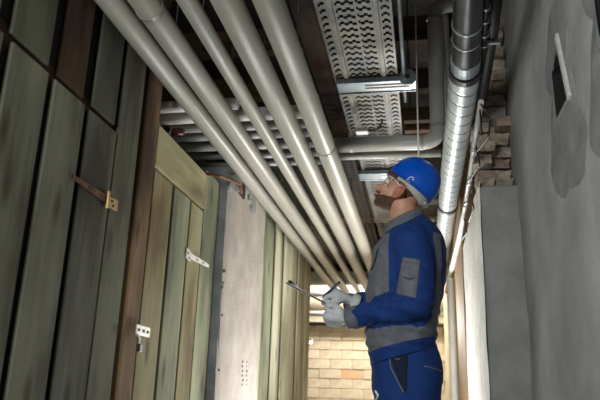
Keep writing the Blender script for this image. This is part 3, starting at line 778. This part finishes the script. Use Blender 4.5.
# cuffs
for (a, b, r) in ((LE, LW, .047), (RE, RW, .044)):
    e = (b - a).normalized()
    bm = tube_bm([b - e * .002, b + e * .004, b + e * .03, b + e * .05, b + e * .055], [r * .9, r * 1.03, r * 1.04, r * .97, r * .8], 28)
    mobj('cuff', bm, 'greycloth', jk, True)
# collar
bm = bmesh.new(); n = 40; rs = []
cf_, cb_ = P(385, 234), P(425, 220)
for h_, g in ((-.035, 1.06), (-.01, 1.02), (.012, .98), (.03, .99), (.034, .93), (.012, .88), (-.02, .86)):
    row = []
    for k in range(n):
        q = 2 * math.pi * k / n; cs, sn = math.cos(q), math.sin(q)
        c_ = (cf_ + cb_) / 2; a_ = (cf_ - cb_) / 2
        back = .014 * (1 - cs) / 2
        row.append(bm.verts.new(c_ + a_ * cs * g + Vector((0, sn * .098 * g, h_ + back * (1 if h_ > 0 else 0)))))
    rs.append(row)
for i in range(len(rs)):
    for k in range(n): bm.faces.new((rs[i][k], rs[i][(k + 1) % n], rs[(i + 1) % len(rs)][(k + 1) % n], rs[(i + 1) % len(rs)][k]))
bmesh.ops.recalc_face_normals(bm, faces=bm.faces)
mobj('collar', bm, 'greycloth', jk, True)
# patches laid on the cloth: a grid shrunk onto the jacket mesh from the side it is sewn on
from mathutils.bvhtree import BVHTree
def bvh_of(me):
    return BVHTree.FromPolygons([v.co.copy() for v in me.vertices], [list(p.vertices) for p in me.polygons])
JB = bvh_of(jm)
def patch(name, quad, m, parent, bv, off=.004, n=10, dirn=Vector((0, 1, 0)), hh=.004):
    """quad: four pixels; the patch lies on the near side of the cloth with a little thickness"""
    bm = bmesh.new(); g = []
    for i in range(n + 1):
        row = []
        for j in range(n + 1):
            s, t_ = i / n, j / n
            u = lerp(lerp(quad[0][0], quad[1][0], s), lerp(quad[3][0], quad[2][0], s), t_)
            v = lerp(lerp(quad[0][1], quad[1][1], s), lerp(quad[3][1], quad[2][1], s), t_)
            o_ = Vector((0, 0, H)); d_ = ray(u, v).normalized()
            hit, nrm, _, _ = bv.ray_cast(o_, d_)
            if hit is None: hit = PY(u, v, YM - .2); nrm = Vector((0, -1, 0))
            if nrm.dot(d_) > 0: nrm = -nrm
            e = 0 if (i in (0, n) or j in (0, n)) else hh
            row.append(bm.verts.new(hit + nrm * (off * (0.2 if e == 0 else 1) + 0)))
        g.append(row)
    for i in range(n):
        for j in range(n): bm.faces.new((g[i][j], g[i + 1][j], g[i + 1][j + 1], g[i][j + 1]))
    bmesh.ops.smooth_vert(bm, verts=[v for r in g[2:-2] for v in r[2:-2]], factor=.4, use_axis_x=True, use_axis_y=True, use_axis_z=True)
    bmesh.ops.recalc_face_normals(bm, faces=bm.faces)
    return mobj(name, bm, m, parent, True)
patch('sleeve_pocket', [(402, 261), (420, 264), (416, 298), (396, 294)], 'greycloth', jk, JB, .008)
patch('pocket_flap', [(403, 257), (420, 260), (420, 265), (402, 262)], 'greycloth', jk, JB, .012, 6)
def seam(pix, m, name, parent, bv, r=.0025, off=.002):
    pts = []
    for i in range(len(pix) - 1):
        for k in range(6):
            pts.append((lerp(pix[i][0], pix[i + 1][0], k / 6), lerp(pix[i][1], pix[i + 1][1], k / 6)))
    pts.append(pix[-1]); out = []
    for u, v in pts:
        hit, nrm, _, _ = bv.ray_cast(Vector((0, 0, H)), ray(u, v).normalized())
        if hit is None: continue
        out.append(hit - ray(u, v).normalized() * off)
    if len(out) > 2: mobj(name, tube_bm(out, r, 6), m, parent, True)
seam([(403, 277), (409, 279), (414, 278)], 'navy', 'pocket_seam', jk, JB, .002, .010)
seam([(378, 249), (375, 262), (372, 270)], 'navy', 'chest_pocket_edge', jk, JB, .004)
seam([(434, 247), (435, 270), (432, 300)], 'navy', 'panel_seam', jk, JB, .0015)

# trousers
hip = [ring2(372, 350, 434, 340, .17), ring2(371, 362, 440, 354, .18), ring2(372, 377, 444, 370, .185), ring2(373, 392, 443, 388, .185), ring2(375, 408, 440, 406, .18), ring2(378, 424, 436, 424, .17)]
bm = bmesh.new(); loft(hip, bm, 36, 2.3)
hx = P(405, 420).x
for s in (-1, 1):
    chain([(hx, YM + s * .09, .70), (hx - .015, YM + s * .105, .47), (hx + .01, YM + s * .12, .075)], [.102, .078, .068], bm, 8, 22)
tm = remesh(bm, .0085, 5)
TN = [v.normal.copy() for v in tm.vertices]
for v, nn in zip(tm.vertices, TN):
    p = v.co; v.co = p + nn * (.005 * noise.noise((p.x * 9, p.y * 8, p.z * 14)) + .003 * noise.noise((p.x * 20 + p.z * 18, p.y * 14, p.z * 24)))
tr = lobj('trousers', tm, 'blue', person, True); TB = bvh_of(tm)
patch('front_pocket', [(390, 357), (408, 353), (406.5, 393), (404, 393)], 'navy', tr, TB, .006, 8)
seam([(389.5, 357), (391, 368), (397, 380), (404, 393)], 'piping', 'pocket_piping', tr, TB, .003, .004)
seam([(395, 359), (400, 359)], 'piping', 'pocket_tag', tr, TB, .0025, .012)
seam([(424, 366), (432, 368), (441, 371)], 'piping', 'rear_pocket_piping', tr, TB, .003)
seam([(375.5, 391), (378, 395), (376.5, 400)], 'white', 'white_tab', tr, TB, .005)
for s in (-1, 1):
    bm = bmesh.new(); cx_, cy_ = hx, YM + s * .12
    chain([(cx_ + .04, cy_, .055), (cx_ - .06, cy_, .05), (cx_ - .2, cy_ - .0, .045)], [.052, .05, .04], bm, 6, 16); chain([(cx_ + .01, cy_, .06), (cx_ + .01, cy_, .16)], [.055, .06], bm, 4, 16)
    me = remesh(bm, .009, 3)
    for v in me.vertices: v.co.z = max(v.co.z, .004)
    lobj('boot', me, 'boots', person, True)

# head, neck: one skin surface, hair and beard by region
yaw, pit = math.radians(12), math.radians(40)
HF = Vector((-math.cos(pit) * math.cos(yaw), math.cos(pit) * math.sin(yaw), math.sin(pit)))
HS = Vector((0, 0, 1)).cross(HF).normalized()               # his left, towards the camera
HU = HF.cross(HS).normalized()
HO = P(407, 190)
def hp(f, u, s=0): return HO + HF * f + HU * u + HS * s
HX = (HF, HU, HS)
bm = bmesh.new()
ell_bm(hp(-.002, .035), HX, (.100, .082, .077), bm, 28, 18)
ell_bm(hp(.032, -.05), HX, (.066, .085, .062), bm, 24, 16)
ell_bm(hp(.050, -.104), HX, (.040, .038, .044), bm)
ell_bm(hp(.072, -.126), HX, (.023, .020, .027), bm)
ell_bm(hp(.073, -.095), HX, (.033, .032, .034), bm)             # mouth region
ell_bm(hp(.103, -.089), HX, (.015, .010, .022), bm, 14, 10)     # upper lip
ell_bm(hp(.100, -.105), HX, (.014, .009, .020), bm, 14, 10)
ell_bm(hp(.083, -.004), HX, (.022, .012, .056), bm)             # brow
for s in (-1, 1):
    ell_bm(hp(.070, -.055, s * .036), HX, (.030, .028, .026), bm)   # cheeks
    ell_bm(hp(-.004, -.040, s * .074), ((HF + HU * .25).normalized(), (HU - HF * .25).normalized(), HS), (.020, .032, .012), bm, 18, 12)
    tube_bm([hp(-.006 + .019 * math.cos(q) - .006 * math.sin(q), -.040 + .032 * math.sin(q), s * (.086 + .004 * math.sin(q) - .003 * math.cos(q))) for q in [lerp(-.3, 4.4, kk / 14) for kk in range(15)]], .0048, 8, bm)
    ell_bm(hp(-.018, -.036, s * .080), HX, (.009, .026, .010), bm, 12, 10)
    ell_bm(hp(.004, -.064, s * .075), HX, (.010, .012, .008), bm, 12, 10)
    ell_bm(hp(.100, -.074, s * .012), HX, (.014, .010, .010), bm, 12, 8)   # nostrils
tube_bm([hp(.088, -.012), hp(.100, -.035), hp(.116, -.060), hp(.126, -.070), hp(.112, -.080)], [.010, .011, .013, .011, .006], 12, bm)
n0, n1 = hp(-.022, -.06), P(406, 228)
tube_bm([n0, n0.lerp(n1, .35), n0.lerp(n1, .7), n1], [.064, .061, .064, .075], 24, bm)
hm = remesh(bm, .0036, 3)
def loc_h(p): q = p - HO; return q.dot(HF), q.dot(HU), q.dot(HS)
for f in hm.polygons:
    a, u_, s_ = loc_h(f.center); f.use_smooth = True; i = 0
    ear = abs(s_) > .066 and -.034 < a < .022 and -.085 < u_ < 0
    w = .006 * noise.noise(f.center * 40)
    if not ear and -.022 < a < .030 and u_ > -.010: i = 1
    elif not ear:
        if u_ < -.115 + w and a > .06: i = 1                     # chin
        elif a > -.006 and u_ < -.060 - .42 * a + w and ((a - .042) / .072) ** 2 + ((u_ + .085) / .085) ** 2 + (s_ / .07) ** 2 < 1.2: i = 1       # jaw line
        elif a > .080 and -.094 + w * .5 < u_ < -.081 and abs(s_) < .032: i = 1                # moustache
        if a < -.022 and u_ > -.075 + .4 * (a + .06) * 0 + w and f.center.z > P(0, 209).z: i = 1   # short hair at the back
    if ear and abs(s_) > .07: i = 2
    f.material_index = i
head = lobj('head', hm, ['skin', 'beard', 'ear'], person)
for s in (-1, 1):
    e = mobj('eye', ell_bm(hp(.080, -.026, s * .032), HX, (.012, .012, .013), bmesh.new(), 14, 10), 'eyewhite', head, True)
    mobj('pupil', ell_bm(hp(.0895, -.025, s * .032), HX, (.004, .006, .006), bmesh.new(), 10, 8), 'black', head, True)
    mobj('eyebrow', obox_bm(hp(.100, -.002, s * .034), HS, HU, HF, .036, .007, .008, .002), 'beard', head)
# helmet
bm = bmesh.new(); n = 56; rs = []
RF, RB, RSID, RH, U0 = .122, .126, .108, .137, .024
lev = [(-.004, 1.10), (-.004, 1.03), (.0, 1.0), (.12, .992), (.28, .972), (.45, .925), (.6, .855), (.74, .745), (.85, .61), (.93, .45), (.98, .27), (1.0, .09)]
for (h_, g) in lev:
    row = []
    for k in range(n):
        q = 2 * math.pi * k / n; cs, sn = math.cos(q), math.sin(q)
        fl = RF if cs > 0 else RB; gg = g
        if g > 1.02: gg = 1.03 + (.07 * max(0, cs) ** 3)            # brim, longest at the front
        rid = .006 * max(0, 1 - abs(sn) / .13) * (1 if h_ > .3 else 0)  # ridge along the crown
        dip = -.010 * max(0, -cs) if h_ < .05 else 0
        row.append(bm.verts.new(hp(fl * gg * cs - .002 - .012 * h_ * 0, U0 + h_ * RH + rid + dip - (.006 * max(0, cs) if g > 1.02 else 0), RSID * gg * sn)))
    rs.append(row)
top = bm.verts.new(hp(0, U0 + RH + .006))
inner = []
for h_, g in ((.0, .985), (.3, .95), (.6, .83), (.85, .58)):
    inner.append([bm.verts.new(hp((RF if math.cos(2 * math.pi * k / n) > 0 else RB) * g * math.cos(2 * math.pi * k / n) - .002, U0 + h_ * RH - .005, RSID * g * math.sin(2 * math.pi * k / n))) for k in range(n)])
for i in range(len(rs) - 1):
    for k in range(n): bm.faces.new((rs[i][k], rs[i][(k + 1) % n], rs[i + 1][(k + 1) % n], rs[i + 1][k]))
for k in range(n): bm.faces.new((rs[-1][k], rs[-1][(k + 1) % n], top))
for k in range(n): bm.faces.new((rs[0][k], inner[0][k], inner[0][(k + 1) % n], rs[0][(k + 1) % n]))
for i in range(3):
    for k in range(n): bm.faces.new((inner[i][k], inner[i + 1][k], inner[i + 1][(k + 1) % n], inner[i][(k + 1) % n]))
bm.faces.new(inner[-1])
bmesh.ops.recalc_face_normals(bm, faces=bm.faces)
helm = mobj('helmet', bm, 'helmet', person, True); helm['label'] = 'glossy blue safety helmet'
HB = bvh_of(helm.data)
# harness band under the rim
bm = bmesh.new(); rs = []
for (du, g) in ((.016, 1.0), (-.012, 1.01), (-.014, .96), (.016, .96)):
    row = []
    for k in range(n):
        q = 2 * math.pi * k / n; cs, sn = math.cos(q), math.sin(q)
        lo = -.030 * max(0, -cs) if du < 0 else 0
        row.append(bm.verts.new(hp(.112 * g * cs - .004, U0 - .004 + du + lo, .088 * g * sn)))
    rs.append(row)
for i in range(4):
    for k in range(n): bm.faces.new((rs[i][k], rs[i][(k + 1) % n], rs[(i + 1) % 4][(k + 1) % n], rs[(i + 1) % 4][k]))
bmesh.ops.recalc_face_normals(bm, faces=bm.faces)
mobj('harness', bm, 'harness', helm, True)
mobj('ratchet', ell_bm(hp(-.115, U0 - .028), HX, (.012, .014, .03), bmesh.new(), 14, 10), 'harness', helm, True)
tube('brow_pad', [hp(.118 * math.cos(q), U0 - .012, .09 * math.sin(q)) for q in [lerp(-1.2, 1.2, k / 14) for k in range(15)]], .009, 'rust', helm, 8)
# pale emblem on the shell: a tick-like mark and short strokes
def mark(pix, r=.0022):
    out = []
    for u, v in pix:
        hit, nrm, _, _ = HB.ray_cast(Vector((0, 0, H)), ray(u, v).normalized())
        if hit is not None: out.append(hit - ray(u, v).normalized() * .0005)
    if len(out) > 1: mobj('emblem', tube_bm(out, r, 6), 'white', helm, True)
mark([(408, 178.2), (411, 177), (413.3, 177.2), (413.6, 178.8), (412.4, 180.5)])
mark([(405.2, 180.5), (407.5, 179.6), (409.6, 179.6)], .0016)
mark([(405.8, 182.5), (408, 182), (410.2, 182.2)], .0016)
# safety glasses
gl = bpy.data.objects.new('safety_glasses', None)
bm = bmesh.new(); g = []
for i in range(25):
    q = lerp(-1.25, 1.25, i / 24); row = []
    for j in range(7):
        h_ = lerp(.004, -.040 + .010 * math.exp(-(q / .18) ** 2) * 1.6, j / 6)
        row.append(bm.verts.new(hp(.020 + .092 * math.cos(q) ** .8 if abs(q) < 1.5 else 0, h_ - .004, .080 * math.sin(q))))
    g.append(row)
for i in range(24):
    for j in range(6): bm.faces.new((g[i][j], g[i + 1][j], g[i + 1][j + 1], g[i][j + 1]))
bmesh.ops.recalc_face_normals(bm, faces=bm.faces)
edge_t = [g[i][0].co.copy() for i in range(25)]; edge_b = [g[i][6].co.copy() for i in range(25)]
glass = mobj('safety_glasses', bm, 'lens', person, True)
glass.modifiers.new('thickness', 'SOLIDIFY').thickness = .0018
tube('frame', edge_t, .0024, 'white', glass, 8); tube('lower_edge', edge_b, .0014, 'white', glass, 6)
for s in (-1, 1):
    tube('temple', [hp(.050, -.002, s * .0765), hp(.02, -.008, s * .080), hp(-.012, -.012, s * .082), hp(-.016, -.016, s * .082)], .0025, 'white', glass, 8)

# gloves
def hand(root, fwd, palm_n, spec, name, vox=.0035, wl=.085, ww=.043, wt=.020):
    """root: wrist; fwd: towards the knuckles; palm_n: out of the back of the hand; spec: finger bends"""
    fwd = fwd.normalized(); palm_n = (palm_n - fwd * palm_n.dot(fwd)).normalized(); sd = fwd.cross(palm_n)
    bm = bmesh.new()
    tube_bm([root - fwd * .035, root, root + fwd * .03, root + fwd * .06, root + fwd * wl], [.036, .034, .040, .044, .040], 20, bm, True, (.62, 1.0) )
    ell_bm(root + fwd * .05, (fwd, sd, palm_n), (.052, ww, wt + .006), bm)
    ell_bm(root + fwd * .035 - palm_n * .008 + sd * .02, (fwd, sd, palm_n), (.036, .026, .022), bm)
    tube_bm([root - fwd * .045, root - fwd * .03, root - fwd * .01], [.040, .041, .036], 20, bm)
    for i, (off, ln, b1, b2, b3, spr) in enumerate(spec['fingers']):
        p = root + fwd * (wl - .012) + sd * off; d = (fwd + sd * spr).normalized(); pts = [p]; ax = d.cross(palm_n).normalized()
        for b, f_ in ((b1, .42), (b2, .32), (b3, .26)):
            d = Matrix.Rotation(-b, 3, ax) @ d; p = p + d * ln * f_; pts.append(p)
        chain(pts, [.0125, .0118, .0108, .0095], bm, 4, 12)
    pts = [root + fwd * .02 + sd * .026] + [root + fwd * a + sd * b + palm_n * c_ for a, b, c_ in spec['thumb']]
    chain(pts, [.018, .015, .0130, .0105], bm, 4, 12)
    return lobj(name, remesh(bm, vox, 3), 'glove', person, True)
# clipboard: a thin board held nearly edge-on to the view
ca, cb = P(288, 284, -.05), P(331, 306, -.05)
e1 = (cb - ca).normalized(); e2 = Vector((-.10, 1, .10)); e2 = (e2 - e1 * e2.dot(e1)).normalized(); e3 = e1.cross(e2).normalized()
if e3.z < 0: e3 = -e3
L1 = .30; cc = ca + e1 * L1 / 2 + e2 * .055
cl = thing('clipboard', 'dark clipboard held nearly edge-on in the gloved hand', 'clipboard', cc)
mobj('board', obox_bm(cc, e1, e2, e3, L1, .22, .005, .002), 'clip', cl)
mobj('paper', obox_bm(cc + e3 * .0035 + e1 * .006, e1, e2, e3, L1 - .03, .205, .0015), 'paper', cl)
mobj('clip', obox_bm(ca + e1 * .02 + e2 * .055 + e3 * .008, e1, e2, e3, .03, .11, .008, .003), 'ductdark', cl)
k0 = ca + e1 * .004 + e2 * .055 + e3 * .012
mobj('clip_lever', tube_bm([k0 - e2 * .06, k0 + e2 * .06], .008, 12), 'clip', cl, True)
# left hand under the board
lw = LW + (LW - LE).normalized() * .062
fl = Vector((-1, .12, .14)).normalized()
up_l = Vector((-.1, -.85, -.5)).normalized()               # back of the hand looks at the camera and down
F4 = [(-.030, .062, 1.0, 1.0, .5, -.03), (-.010, .074, .95, 1.0, .5, -.01), (.010, .078, .9, 1.0, .5, .01), (.030, .070, .8, 1.0, .5, .03)]
hand(lw, fl, up_l, {'fingers': F4, 'thumb': [(.045, .045, -.020), (.07, .045, -.034), (.095, .036, -.042)]}, 'glove')
# right hand above the board with the pen
rw = P(349, 300, .03)
fr = (P(328, 291, .0) - rw).normalized()
up_r = Vector((.25, -.45, .95)).normalized()
F5 = [(.030, .066, 1.0, 1.0, .6, .04), (.010, .074, .85, .95, .6, .0), (-.010, .076, .7, .9, .55, .0), (-.030, .072, .45, .8, .5, -.02)]
hand(rw, fr, up_r, {'fingers': F5, 'thumb': [(.05, -.046, -.020), (.075, -.040, -.036), (.098, -.026, -.045)]}, 'glove')
pa, pb = P(340, 281.5, -.03), P(321, 298.5, -.02)
t = thing('pen', 'dark blue pen held by the upper gloved hand', 'pen', pb)
d = (pb - pa).normalized()
tube('barrel', [pa, pa + d * .004, pb - d * .022, pb - d * .020], [.004, .0052, .0052, .0044], 'penblue', t, 12)
tube('tip', [pb - d * .022, pb], [.0044, .0008], 'ductdark', t, 10)
n_ = d.cross(YV).normalized(); tube('pocket_clip', [pa + n_ * .007, pa + d * .04 + n_ * .007], .0013, 'galv', t, 6)
